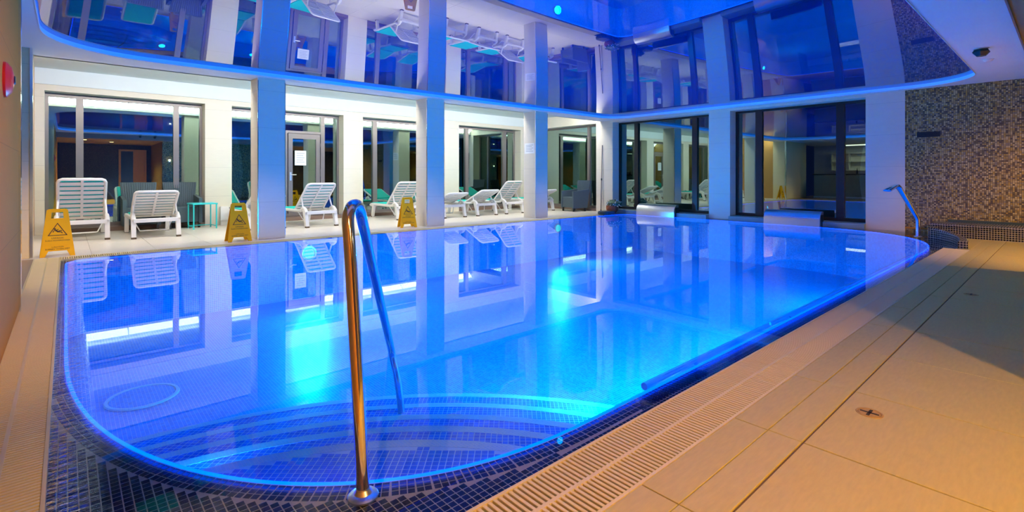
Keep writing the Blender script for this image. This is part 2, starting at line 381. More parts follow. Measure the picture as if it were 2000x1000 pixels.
# aisle ceiling with a long luminous trough
ZA = 3.0
mb = MB(); mb.box(-0.55, 12.4, 9.42, 12.7, ZA, ZA+0.1); mb.box(-0.62, 12.4, 9.36, 9.42, ZS, ZA+0.1)
ac = mb.obj('ceiling_aisle', M['aisle_plaster']); tag(ac, 'pale raised ceiling of the lounge aisle behind the column beam', kind='structure')
tr = empty('light_strip', (5.8, 9.435, 2.71)); tag(tr, 'long white fluorescent light strip on the aisle side of the column beam', 'light')
MB().box(-6.2, 6.1, -0.01, 0.01, -0.015, 0.235).obj('housing', M['white'], tr)
for k in range(8): MB().box(-6.15+1.53*k, -6.15+1.53*k+1.50, 0.0, 0.01, -0.11, 0.11, Matrix.Translation((0, 0.085, 0.115)) @ Matrix.Rotation(math.radians(-52), 4, 'X')).obj('diffuser', M['aisle_glow'], tr)
# lower ceiling over the near deck
mb = MB(); mb.box(-6.0, 12.4, -4.2, 0.36, 2.52, 2.75)
lc = mb.obj('ceiling_lower', plain('beige_soffit', (0.42, 0.27, 0.13), 0.55, noise=0.04)); tag(lc, 'beige lower ceiling over the near deck', kind='structure')
tag(MB().box(-6.0, 12.4, 0.36, 0.375, 2.50, 2.75).obj('trim_2', M['frame']), 'dark edge trim of the lower ceiling', kind='structure')
tag(MB().box(-6.0, -0.62, 0.36, 9.42, 2.69, 2.8).obj('ceiling_lobby', M['plaster']), 'white ceiling of the lobby bay', kind='structure')

# ------------------------------------------------------------------ walls
mb = MB()
for a, b in ((-0.45, -0.29), (2.21, 2.72), (5.25, 5.77), (8.30, 8.83), (11.36, 12.4)): mb.box(a, b, 12.3, 12.7, 0, 2.6)
mb.box(-0.45, 12.4, 12.3, 12.7, 2.6, 2.70)
mb.box(-0.45, 12.4, 12.315, 12.7, 2.70, 2.712)
wl = mb.obj('wall_left', M['cream']); MB().box(-0.45, 11.95, 12.29, 12.7, 2.712, 2.76).box(-0.45, 11.95, 12.31, 12.7, 2.76, 3.0).obj('cornice', M['aisle_plaster'], wl); tag(wl, 'cream window wall behind the loungers', kind='structure')
mb = MB()
for a, b, h in ((8.97, 9.58, 2.65), (5.5, 6.03, 2.63), (2.13, 2.76, 2.63), (12.22, 12.29, 2.65)): mb.box(11.95, 12.4, a, b, -0.02, h)
mb.box(11.95, 12.4, 2.13, 8.97, 2.63, 2.72); mb.box(11.95, 12.4, 8.97, 12.29, 2.65, 3.0)
wf = mb.obj('wall_far', M['cream']); tag(wf, 'cream pillared end wall with tall dark windows', kind='structure')
tag(MB().box(11.96, 12.4, -4.2, 2.13, -0.05, 2.72).obj('wall_mosaic', M['wall_mosaic']), 'brown and gold glass mosaic end wall', kind='structure')
MB().box(11.945, 11.958, -0.5, 2.13, 0.06, 0.09).obj('edge_row', M['brown'], bpy.data.objects['wall_mosaic'])
nw = MB().box(-0.62, -0.275, -4.2, 5.50, 0, ZS).obj('wall_near', M['brown']); tag(nw, 'brown stone wall at the left edge of the frame', kind='structure')
MB().box(-0.62, -0.262, 5.50, 5.53, 0, ZS).box(-0.277, -0.262, 5.44, 5.50, 0, ZS).obj('corner_strip', M['chrome'], nw)
tw = MB().box(-3.0, -0.33, 8.86, 9.42, 0, ZS).obj('wall_return', panels('tan_panel', (0.78, 0.60, 0.34))); tag(tw, 'tan return wall beyond the lobby opening', kind='structure')
MB().box(-0.345, -0.318, 8.845, 8.90, 0, ZS).obj('corner_strip', M['chrome'], tw)
tag(MB().box(-0.55, -0.42, 9.42, 12.7, 0, 3.0).obj('wall_timber', M['wood']), 'orange timber end wall of the aisle', kind='structure')
tag(MB().box(3.05, 8.07, -4.2, -0.45, 0, 2.52).obj('wall_right', M['wall_mosaic']), 'mosaic clad wall block beside the near deck', kind='structure')
tag(MB().box(-6.0, 12.4, -4.4, -4.2, 0, 2.75).obj('wall_rear', mosaic('dark_mosaic', [(0.04, 0.035, 0.035), (0.06, 0.05, 0.045), (0.03, 0.03, 0.035)], (0.02, 0.02, 0.02))), 'dark mosaic wall behind the near deck', kind='structure')
tag(MB().box(-6.2, -6.0, -4.4, 9.42, 0, 2.8).obj('wall_bar', M['plaster']), 'white wall behind the bar', kind='structure')

# columns between pool and aisle
for i, (x, lab) in enumerate(((2.37, 'square cream column nearest the camera, blue lit pool side, second wet floor sign at its foot'),
                              (5.62, 'square cream column in the middle of the pool edge row'),
                              (8.79, 'square cream column farthest along the pool edge, paper notice on its side'))):
    c = empty('column', (x, 8.97, 0)); tag(c, lab, 'column', 'columns along the pool edge')
    MB().box(0, 0.43, 0, 0.43, 0, ZS).obj('shaft', M['cream'], c)
    for (cx, cy) in ((-0.004, -0.004), (0.424, -0.004)):
        MB().box(cx, cx+0.010, cy, cy+0.010, 0.002, ZS-0.002).obj('corner_trim', M['chrome'], c)

# ------------------------------------------------------------------ windows
def window(name, axis, a0, a1, depth, z0, z1, mull, fm, label, extra=None):
    """axis 'x': runs along X in plane Y=depth ; axis 'y': runs along Y in plane X=depth"""
    w = empty(name); tag(w, label, kind='structure')
    def B(u0, u1, zz0, zz1, t0, t1):
        return MB().box(u0, u1, depth+t0, depth+t1, zz0, zz1) if axis == 'x' else MB().box(depth+t0, depth+t1, u0, u1, zz0, zz1)
    fr = B(a0, a0+0.05, z0, z1, -0.05, 0.05); 
    for q in (B(a1-0.05, a1, z0, z1, -0.05, 0.05), B(a0+0.05, a1-0.05, z1-0.05, z1, -0.05, 0.05), B(a0+0.05, a1-0.05, z0, z0+0.07, -0.05, 0.05)): fr.add(q.v, q.f)
    fr.obj('frame', fm, w)
    mull = sorted(mull)
    es = [a0+0.05] + [v for c, t in mull for v in (c-t/2, c+t/2)] + [a1-0.05]
    for c, t in mull: B(c-t/2, c+t/2, z0+0.07, z1-0.05, -0.06, 0.06).obj('mullion', fm, w)
    for k in range(0, len(es), 2):
        if extra and extra(k//2, es[k], es[k+1], w, B): continue
        B(es[k], es[k+1], z0+0.07, z1-0.05, -0.006, 0.006).obj('pane', M['glass'], w)
    return w
def door_bay(k, u0, u1, w, B):
    if k != 1: return False
    B(u0, u1, 2.10, 2.16, -0.05, 0.05).obj('transom', M['frame'], w)
    B(u0, u1, 2.16, 2.53, -0.006, 0.006).obj('pane', M['glass'], w)
    m = 3.95
    B(m-0.03, m+0.03, 0.15, 2.10, -0.05, 0.05).obj('mullion', M['frame'], w)
    B(u0, m-0.03, 0.15, 2.10, -0.006, 0.006).obj('pane', M['glass'], w)
    return True
WZ = 12.64
window('window_1', 'x', -0.29, 2.21, WZ, 0.08, 2.58, [(0.195, 0.11), (1.735, 0.10)], M['frame'], 'wide aisle window behind the two nearest loungers')
window('window_2', 'x', 2.72, 5.25, WZ, 0.08, 2.58, [(3.24, 0.10), (4.83, 0.10)], M['frame'], 'aisle window with a glazed door, partly behind the first column', door_bay)
window('window_3', 'x', 5.77, 8.30, WZ, 0.08, 2.58, [(6.25, 0.12), (7.80, 0.12)], M['frame'], 'aisle window left of the middle column')
window('window_4', 'x', 8.83, 11.36, WZ, 0.08, 2.58, [(9.34, 0.12), (10.90, 0.14)], M['frame'], 'aisle window between the middle and last columns')
XW = 12.30
window('window_5', 'y', 9.58, 12.22, XW, 0.07, 2.65, [(10.12, 0.09)], M['frame'], 'window at the far end of the aisle')
window('window_6', 'y', 6.03, 8.97, XW, 0.10, 2.63, [(8.36, 0.12), (6.57, 0.14)], M['dark_frame'], 'dark framed window on the end wall beside the flower pot')
window('window_7', 'y', 2.76, 5.50, XW, 0.10, 2.63, [(4.95, 0.15), (3.28, 0.15)], M['dark_frame'], 'dark framed window on the end wall nearest the mosaic')
# door leaf in window_2
dr = empty('door_1', (4.0, WZ-0.03, 0.09)); tag(dr, 'glazed aluminium door with a paper notice', kind='structure')
mb = MB(); mb.box(0, 0.10, -0.03, 0.03, 0, 2.0); mb.box(0.66, 0.76, -0.03, 0.03, 0, 2.0); mb.box(0.1, 0.66, -0.03, 0.03, 1.88, 2.0); mb.box(0.1, 0.66, -0.03, 0.03, 0, 0.14); mb.obj('leaf_frame', M['frame'], dr)
MB().box(0.10, 0.66, -0.005, 0.005, 0.14, 1.88).obj('pane', M['glass'], dr)
MB().tube([(0.05, -0.03, 1.0), (0.05, -0.075, 1.0), (0.17, -0.075, 1.0)], 0.011, 8).box(0.03, 0.07, -0.04, -0.03, 0.86, 1.06).obj('handle', M['brushed'], dr)
for z in (0.25, 0.95, 1.05, 1.7): MB().box(0.765, 0.785, -0.045, -0.02, z, z+0.09).obj('hinge', M['frame'], dr)
for (a, b) in ((-0.29, 2.21), (2.72, 5.25), (5.77, 8.30), (8.83, 11.36)):
    s = MB().box(a, b, 12.32, 12.7, 0, 0.08).obj('trim_3', plain('brown_sill', (0.20, 0.13, 0.10), 0.5, noise=0.1) if 'brown_sill' not in bpy.data.materials else bpy.data.materials['brown_sill']); tag(s, 'brown window plinth', kind='structure')
s = MB().box(11.97, 12.4, 9.58, 12.22, 0, 0.07).obj('trim_4', bpy.data.materials['brown_sill']); tag(s, 'brown plinth under the aisle end window', kind='structure')
for (a, b) in ((6.03, 8.97), (2.76, 5.50)):
    s = MB().bbox(11.80 if a > 6 else 11.86, 12.4, a, b, -0.02, 0.10, 0.012).obj('trim_5', M['ledge_green']); tag(s, 'low green stone ledge under the end wall window', kind='structure')

# ------------------------------------------------------------------ floors
def tiled(name, base, tile_mat, grout_mat, label, top=0.0, gap=0.004):
    """base: list of rects for the bed ; returns parent ; tiles are separate pieces"""
    mb = MB()
    for (x0, x1, y0, y1) in base: mb.box(x0, x1, y0, y1, -0.35, top-0.006)
    o = mb.obj(name, grout_mat); tag(o, label, kind='structure'); return o
def tile(parent, x0, x1, y0, y1, mat, top=0.0, g=0.002):
    return MB().bbox(x0+g, x1-g, y0+g, y1-g, top-0.014, top+random.uniform(-0.0006, 0.0006), 0.0015).obj('tile', mat, parent)
fd = tiled('floor', [(-0.3, 11.96, -4.2, 0.98)], M['sand'], M['grout'], 'sand coloured stone deck in the right foreground')
xs = [0.76+0.705*i for i in range(0, 17)]
xs = [-0.65, 0.055] + xs
for i in range(len(xs)-1):
    a, b = xs[i], min(xs[i+1], 11.95)
    if a >= b: continue
    tile(fd, a, b, 0.84, 0.98, M['sand']); tile(fd, a+0.0, b, 0.712, 0.84, M['sand'], g=0.0015)
    tile(fd, a, b, 0.0, 0.708, M['sand'], g=0.003); tile(fd, a, b, -0.71, -0.003, M['sand'], g=0.003)
tag(MB().box(-6.0, -0.3, -4.2, 9.42, -0.3, 0.0).obj('floor_lobby', plain('brown_floor', (0.34, 0.20, 0.12), 0.35, noise=0.1)), 'brown lobby floor at the far left', kind='structure')
tag(MB().box(-0.3, 12.0, -4.2, -0.71, -0.3, -0.002).obj('floor_rear', M['sand']), 'deck floor behind the camera', kind='structure')
fa = tiled('floor_aisle', [(-0.45, 12.3, 8.75, 12.7)], M['aisle_tile'], M['aisle_grout'], 'pale stone floor of the lounge aisle')
for i in range(18):
    for j in range(6):
        x0, x1 = -0.45+0.71*i, min(-0.45+0.71*(i+1), 12.0); y0, y1 = 8.75+0.71*j, min(8.75+0.71*(j+1), 12.33)
        if x1-x0 > 0.05 and y1-y0 > 0.05: tile(fa, x0, x1, y0, y1, M['aisle_tile'])

# ------------------------------------------------------------------ overflow grates
def grate(label, L, W, nsep, loc, rz, pitch=0.022, rib=True):
    g = empty('overflow_grate', loc, rz); tag(g, label, 'grate')
    MB().box(0, L, 0, W, -0.12, -0.03).obj('channel', M['channel'], g)
    MB().box(0, L, 0, 0.012, -0.03, 0.001).obj('side_rail', M['grate'], g); MB().box(0, L, W-0.012, W, -0.03, 0.001).obj('side_rail', M['grate'], g)
    if rib: MB().box(0, L, W/2-0.007, W/2+0.007, -0.02, 0.0005).obj('rib', M['grate'], g)
    me = MB().bbox(-0.0065, 0.0065, 0.013, W-0.013, -0.022, 0.0, 0.0015).mesh('slat'); me.materials.append(M['grate'])
    N = int(L/pitch); rest = MB(); lo, hi = nsep
    for i in range(N):
        x = (i+0.5)*pitch
        if lo <= x <= hi:
            link('slat', me, None, g, (x, 0, 0))
        else: rest.bbox(x-0.0065, x+0.0065, 0.013, W-0.013, -0.022, 0.0, 0.0015)
    if rest.v: o = rest.obj('slats', M['grate'], g); o['kind'] = 'stuff'
    return g
grate('cream overflow grate with slats between the pool and the stone deck', 9.70, 0.285, (0.7, 5.6), (-0.05, 0.98, 0.0), 0)
grate('cream overflow grate along the left short side of the pool', 7.52, 0.255, (0.6, 4.9), (-0.05, 1.27, 0.0), PI/2)
grate('cream overflow grate in front of the columns and loungers', 10.95, 0.25, (-2, -1), (-0.05, 8.50, 0.0), 0, rib=False)

# ------------------------------------------------------------------ pool
pool = empty('pool_basin'); tag(pool, 'blue mosaic swimming pool basin with curved entry steps', 'pool', kind='structure')
ZF = -0.95
mb = MB(); DT = densify(TANKP, 0.3); nT = len(DT)
for i in range(nT):
    a, b = DT[i], DT[(i+1) % nT]
    mb.add([(a[0], a[1], -0.012), (b[0], b[1], -0.012), (b[0], b[1], ZF), (a[0], a[1], ZF)], [[0, 1, 2, 3]])
mb.obj('tank_wall', M['tank'], pool)
MB().add([(x, y, ZF) for x, y in DT], [list(range(nT))]).obj('tank_floor', M['tank'], pool)
led = ring(DT, (5.8, 4.9), (-0.05, 11.96, 1.265, 8.50), -0.014)
led.add([(9.65, 0.98, -0.0145), (11.96, 0.98, -0.0145), (11.96, 1.27, -0.0145), (9.65, 1.27, -0.0145)], [[0, 1, 2, 3]])
led.obj('rim', M['ledge'], pool)
# rounded lip on the tank edge; added glow stands in for the lit wall
MB().tube([(x, y, -0.016) for x, y in DT]+[(DT[0][0], DT[0][1], -0.016)], 0.009, 6, False).obj('lip', emit('lit_wall_glow', (0.0, 0.05, 1.0), 7.0), pool, smooth=True)['label'] = 'thin blue line along the tank edge, glow added for the lit wall'
# steps
SC = (0.05, 0.62); SR = [1.65, 1.97, 2.30, 2.66, 3.03]
def rin(th):
    c, s = math.cos(th), math.sin(th); r = 0.3
    while r < 4.2:
        if inside(SC[0]+c*r, SC[1]+s*r): return r
        r += 0.004
    return 9
for k, R in enumerate(SR):
    z = -0.08-0.10*k; zn = z-0.10 if k < 4 else ZF
    ths = [math.radians(8+t*0.75) for t in range(0, 116)]
    sect = [(t, rin(t)) for t in ths]; sect = [(t, r) for t, r in sect if r < R-0.02]
    top, nos, ris = MB(), MB(), MB()
    P = lambda t, r, zz: (SC[0]+r*math.cos(t), SC[1]+r*math.sin(t), zz)
    for i in range(len(sect)-1):
        (t0, r0), (t1, r1) = sect[i], sect[i+1]
        inner0 = max(r0, SR[k-1]-0.01) if k else r0; inner1 = max(r1, SR[k-1]-0.01) if k else r1
        e0, e1 = R-0.055, R-0.055
        if inner0 < e0 and inner1 < e1:
            top.add([P(t0, inner0, z), P(t0, e0, z), P(t1, e1, z), P(t1, inner1, z)], [[0, 1, 2, 3]])
        e0, e1 = max(e0, inner0), max(e1, inner1)
        nos.add([P(t0, e0, z+0.001), P(t0, R, z+0.001), P(t1, R, z+0.001), P(t1, e1, z+0.001)], [[0, 1, 2, 3]])
        ris.add([P(t0, R, z+0.001), P(t1, R, z+0.001), P(t1, R, zn), P(t0, R, zn)], [[0, 1, 2, 3]])
    n0 = len(top.v); top.add(ris.v, ris.f)
    st = top.obj('step', M['tread'] if k else M['plat_grout'], pool)
    nos.obj('nosing', M['nosing'], st)
# real mosaic pieces: navy rim tiles near the camera, platform tiles painted as lit blue
TS = 0.027
tm = MB().bbox(-0.0117, 0.0117, -0.0117, 0.0117, -0.003, 0.0, 0.0005).mesh('mosaic_tile')
me_navy = tm; me_navy.materials.append(M['navy_tile']); me_cob = tm.copy(); me_cob.materials.clear(); me_cob.materials.append(M['lit_cobalt_tile'])
NB = densify(TANKP, 0.01); NBn = [p for p in NB if p[0] < 2.4 and p[1] < 4.2]
def dist_edge(x, y): return min(math.hypot(x-p[0], y-p[1]) for p in NBn)
rim_tiles = []
CF = (math.cos(math.radians(48.27)), math.sin(math.radians(48.27))); CR = (CF[1], -CF[0])
def px(x, y, z=0):
    d = x*CF[0]+y*CF[1]
    if d < 0.2: return (-9999, -9999)
    return (1000+976.6*(x*CR[0]+y*CR[1])/d, 344.5+976.6*(1.05-z)/d)
# three rows following the curved edge
acc = 0; along = []; NF = densify(TANKP, 0.002)
for i in range(len(NF)-1):
    a, b = NF[i], NF[i+1]; acc += math.hypot(b[0]-a[0], b[1]-a[1])
    if acc >= TS and a[0] < 2.6 and a[1] < 3.6:
        acc -= TS; along.append((a, math.atan2(b[1]-a[1], b[0]-a[0])))
    elif acc >= TS: acc = 0
for (p, an) in along:
    nx, ny = math.sin(an), -math.cos(an)
    for row in range(3):
        q = (p[0]+nx*(0.024+TS*row), p[1]+ny*(0.024+TS*row))
        if q[0] > -0.04 and q[1] > 1.28: rim_tiles.append((q[0], q[1], an))
for i in range(-2, 90):
    for j in range(0, 90):
        x, y = -0.05+TS*(i+0.5), 1.27+TS*(j+0.5)
        if x < -0.05 or x > 2.0 or y > 3.2 or inside(x, y): continue
        if dist_edge(x, y) < 0.024+TS*3-0.002: continue
        rim_tiles.append((x, y, 0))
plat = []
ca, sa = math.cos(math.radians(48)), math.sin(math.radians(48))
for i in range(-70, 70):
    for j in range(0, 120):
        u, v = TS*(j+0.5), TS*(i+0.5); x, y = SC[0]+u*ca-v*sa, SC[1]+u*sa+v*ca
        if math.hypot(x-SC[0], y-SC[1]) > 1.65-0.07 or not inside(x, y): continue
        if dist_edge(x, y) < 0.016: continue
        plat.append((x, y, math.radians(48)))
def vis(t):
    a, b = px(t[0], t[1]); return -20 < a < 2020 and b < 1015
def place(lst, me, z, nmax, mat, name):
    lst = sorted(lst, key=lambda t: math.hypot(t[0], t[1])); seen = [t for t in lst if vis(t)]; keep = set(map(id, seen[:nmax])); rest = MB()
    for t in lst:
        if id(t) in keep:
            o = link(name, me, None, pool, (t[0], t[1], z), t[2])
        else:
            rest_m = Matrix.Translation((t[0], t[1], z)) @ Matrix.Rotation(t[2], 4, 'Z')
            rest.add([rest_m @ v.co for v in me.vertices], [list(p.vertices) for p in me.polygons])
    if rest.v: o = rest.obj(name+'s', mat, pool); o['kind'] = 'stuff'
place(rim_tiles, me_navy, -0.0122, 300, M['navy_tile'], 'rim_tile')
place(plat, me_cob, -0.0792, 300, M['lit_cobalt_tile'], 'platform_tile')
# light grout bed under the near rim tiles
gb = MB()
lo = [p for p in DT]
for o in (0,):
    q = ring(DT, (5.8, 4.9), (-0.05, 11.96, 1.265, 8.50), -0.0130)
    keepf = []
    for f in q.f:
        c = [sum(q.v[i][k] for i in f)/len(f) for k in range(2)]
        if c[0] < 2.0 and c[1] < 3.3: keepf.append(f)
    gb.v = q.v; gb.f = keepf
gb.obj('rim_bed', M['ledge_grout'], pool)
# inlet disc on the basin floor
ic = MB().lathe([(0.02, 0.012), (0.24, 0.010), (0.25, 0.0)], (0.52, 5.6, ZF+0.004), 28).obj('inlet_cover', M['tank'], pool, smooth=True)
MB().lathe([(0.25, 0.0), (0.25, 0.014), (0.275, 0.014), (0.28, 0.0)], (0.52, 5.6, ZF+0.004), 28).obj('ring', M['nosing'], ic, smooth=True)
# water
wv = [(-0.05, 1.266, 0), (9.65, 1.266, 0), (9.65, 0.98, 0), (11.955, 0.98, 0), (11.955, 8.50, 0), (-0.05, 8.50, 0)]
w = MB().add(wv, [list(range(6))]).obj('pool_water', M['water']); tag(w, 'still clear water filling the pool to its rim', 'water', kind='stuff')
w.location.z = -0.001
# pool lamps; those beside the entry steps are unseen, added to brighten the treads
D_ = math.radians
for i, (x, y, rz) in enumerate(((3.0, 8.40, 0), (9.0, 8.40, 0), (0.30, 2.20, D_(142)), (2.7, 1.43, PI), (4.2, 1.43, PI), (5.9, 1.43, PI), (8.6, 1.43, PI))):
    LL = 'round cyan underwater lamp ' + ('in the pool wall under the columns, %s' % ('nearest the camera' if x < 5 else 'toward the far end') if y > 8 else 'in the pool wall behind the entry steps, added to brighten them' if x < 1 else 'in the deck side pool wall, %s' % {2.7: 'nearest the steps, added to brighten them', 4.2: 'second from the steps', 5.9: 'third from the steps', 8.6: 'farthest from the steps'}[x])
    L = empty('pool_lamp', (x, y, -0.22), rz); tag(L, LL, 'lamp', 'underwater pool lamps')
    Mx = Matrix.Rotation(PI/2, 4, 'X')
    MB().lathe([(0.09, 0.0), (0.08, 0.02), (0.05, 0.028)], (0, 0, 0), 20, Mx).obj('lens', M['lamp_lens'], L, smooth=True)
    MB().lathe([(0.12, -0.005), (0.12, 0.012), (0.092, 0.014), (0.092, -0.005)], (0, 0, 0), 20, Mx).obj('bezel', M['brushed'], L, smooth=True)
    a = light('pool_lamp_light', 'AREA', (0, -0.06, 0), POOL_W*(0.25 if x < 1 else 1.5 if y > 8 else 1.0), POOL_BLUE, (-PI/2+(-0.25 if y > 8 else 0.30), 0, 0), shape='DISK', size=0.2, spread=2.4)
    a.parent = L
# ------------------------------------------------------------------ grab rail, underwater rail, spout
def cp(d, lat, z): return (d*CF[0]+lat*CR[0], d*CF[1]+lat*CR[1], z)
r = empty('grab_rail', cp(1.652, -0.492, 0)); tag(r, 'tall bent steel grab rail rising from the pool rim by the steps', 'rail')
o0 = Vector(r.location)
pts = [cp(1.652, -0.492, -0.01), cp(1.665, -0.50, 0.10), cp(1.76, -0.567, 0.74), cp(1.785, -0.584, 0.86)]
arc = spline([cp(1.785, -0.584, 0.86), cp(1.80, -0.590, 0.905), cp(1.83, -0.588, 0.938), cp(1.885, -0.585, 0.942), cp(1.94, -0.588, 0.912), cp(1.98, -0.592, 0.87)], 6)
low = spline([cp(2.94, -0.716, 0.06), cp(3.0, -0.722, 0.0), cp(3.02, -0.715, -0.06), cp(3.03, -0.69, -0.2), cp(3.03, -0.66, -0.46)], 5)
path = [Vector(p) for p in pts[:-1]] + arc + low
MB().tube([p-o0 for p in path], 0.0215, 20).obj('tube', M['steel'], r, smooth=True)
MB().lathe([(0.050, -0.008), (0.050, -0.002), (0.043, 0.004), (0.03, 0.007), (0.0225, 0.02)], (0, 0, 0), 28).obj('flange', M['brushed'], r, smooth=True)
ur = empty('submerged_rail', (2.3, 1.52, -0.07)); tag(ur, 'long straight steel hand rail just under the water along the deck side', 'rail')
MB().tube([(0, 0, 0), (6.6, 0, 0)], 0.02, 12).obj('tube', M['brushed'], ur, smooth=True)
for x in (0.5, 2.0, 3.6, 5.2, 6.4): MB().tube([(x, 0, 0), (x, -0.115, -0.01)], 0.010, 8).obj('bracket', M['brushed'], ur, smooth=True)
sp = empty('water_spout', (11.12, 1.80, 0)); tag(sp, 'bent steel water cannon spout standing at the far pool corner', 'spout')
so = Vector(sp.location)
sd = Vector((-0.745, 0.667, 0)); sw = Vector((0.667, 0.745, 0))
def band(path, ws, ts):
    """flat swept tube: half width ws along sw, half thickness ts"""
    mb = MB(); rings = []; n = len(path)
    for i, p in enumerate(path):
        d = (path[min(i+1, n-1)]-path[max(i-1, 0)]).normalized(); nn = d.cross(sw).normalized()
        rings += [p+sw*ws[i]*math.cos(2*PI*k/16)+nn*ts[i]*math.sin(2*PI*k/16) for k in range(16)]
    fs = [[i*16+k, (i+1)*16+k, (i+1)*16+(k+1) % 16, i*16+(k+1) % 16] for i in range(n-1) for k in range(16)]
    fs += [list(range(16)), [(n-1)*16+k for k in range(16)][::-1]]
    return mb.add(rings, fs)
pth = [Vector((0, 0, 0)), Vector((0, 0, 0.28)), Vector((0, 0, 0.31))+sd*0.01, Vector((0, 0, 0.35))+sd*0.03, sd*0.30+Vector((0, 0, 0.80)), sd*0.34+Vector((0, 0, 0.86))]
band(pth, [0.036, 0.036, 0.036, 0.038, 0.060, 0.07], [0.034, 0.034, 0.034, 0.034, 0.030, 0.026]).obj('pipe', M['steel'], sp, smooth=True)
band([sd*0.335+Vector((0, 0, 0.855)), sd*0.37+Vector((0, 0, 0.888)), sd*0.42+Vector((0, 0, 0.875)), sd*0.54+Vector((0, 0, 0.80))], [0.07, 0.078, 0.085, 0.10], [0.026, 0.03, 0.03, 0.022]).obj('nozzle', M['steel'], sp, smooth=True)
MB().lathe([(0.06, 0), (0.06, 0.006), (0.035, 0.012)], (0, 0, 0), 20).obj('flange', M['brushed'], sp, smooth=True)

# ------------------------------------------------------------------ far right bench, curb and deck corner
cb = spline([(9.70, 1.06, 0), (10.10, 1.10, 0), (10.55, 1.20, 0), (10.88, 1.36, 0), (11.12, 1.54, 0), (11.20, 1.64, 0)], 6)
dk = [(9.655, 0.975), (11.955, 0.975), (11.955, 1.60)] + [(p.x, p.y) for p in cb[::-1]]
tag(MB().prism(dk, -0.02, 0.004, 'z').obj('floor_corner', M['sand']), 'stone deck corner in front of the mosaic bench', kind='structure')
mb = MB(); sec = [(-0.055, -0.02), (-0.055, 0.10), (-0.035, 0.125), (0.035, 0.125), (0.055, 0.10), (0.055, -0.02)]; rings = []
for i, p in enumerate(cb):
    d = (cb[min(i+1, len(cb)-1)]-cb[max(i-1, 0)]).normalized(); nn = Vector((-d.y, d.x, 0)); s = 0.45+0.55*min(1, i/8)
    rings += [p+nn*u+Vector((0, 0, w*(0.9+0.55*max(0, (i-12)/max(1, len(cb)-13))))) for u, w in sec]
k6 = len(sec)
mb.add(rings, [[i*k6+k, (i+1)*k6+k, (i+1)*k6+(k+1) % k6, i*k6+(k+1) % k6] for i in range(len(cb)-1) for k in range(k6)] + [list(range(k6)), [(len(cb)-1)*k6+k for k in range(k6)][::-1]])
cu = mb.obj('tiled_curb', M['bench_mosaic'], smooth=True, angle=40); tag(cu, 'curved navy mosaic curb ending the pool beside the bench', 'curb')
be = empty('mosaic_bench', (11.62, 0.2, 0)); tag(be, 'low navy mosaic bench along the brown mosaic wall', 'bench')
MB().box(-0.30, 0.31, -1.6, 1.45, 0, 0.20).obj('base', M['bench_mosaic'], be)
MB().bbox(-0.33, 0.31, -1.62, 1.47, 0.20, 0.23, 0.012).obj('seat', M['bench_mosaic'], be)
MB().box(0.29, 0.315, -1.6, 1.3, 0.23, 0.27).obj('upstand', M['dark_stone'], be)

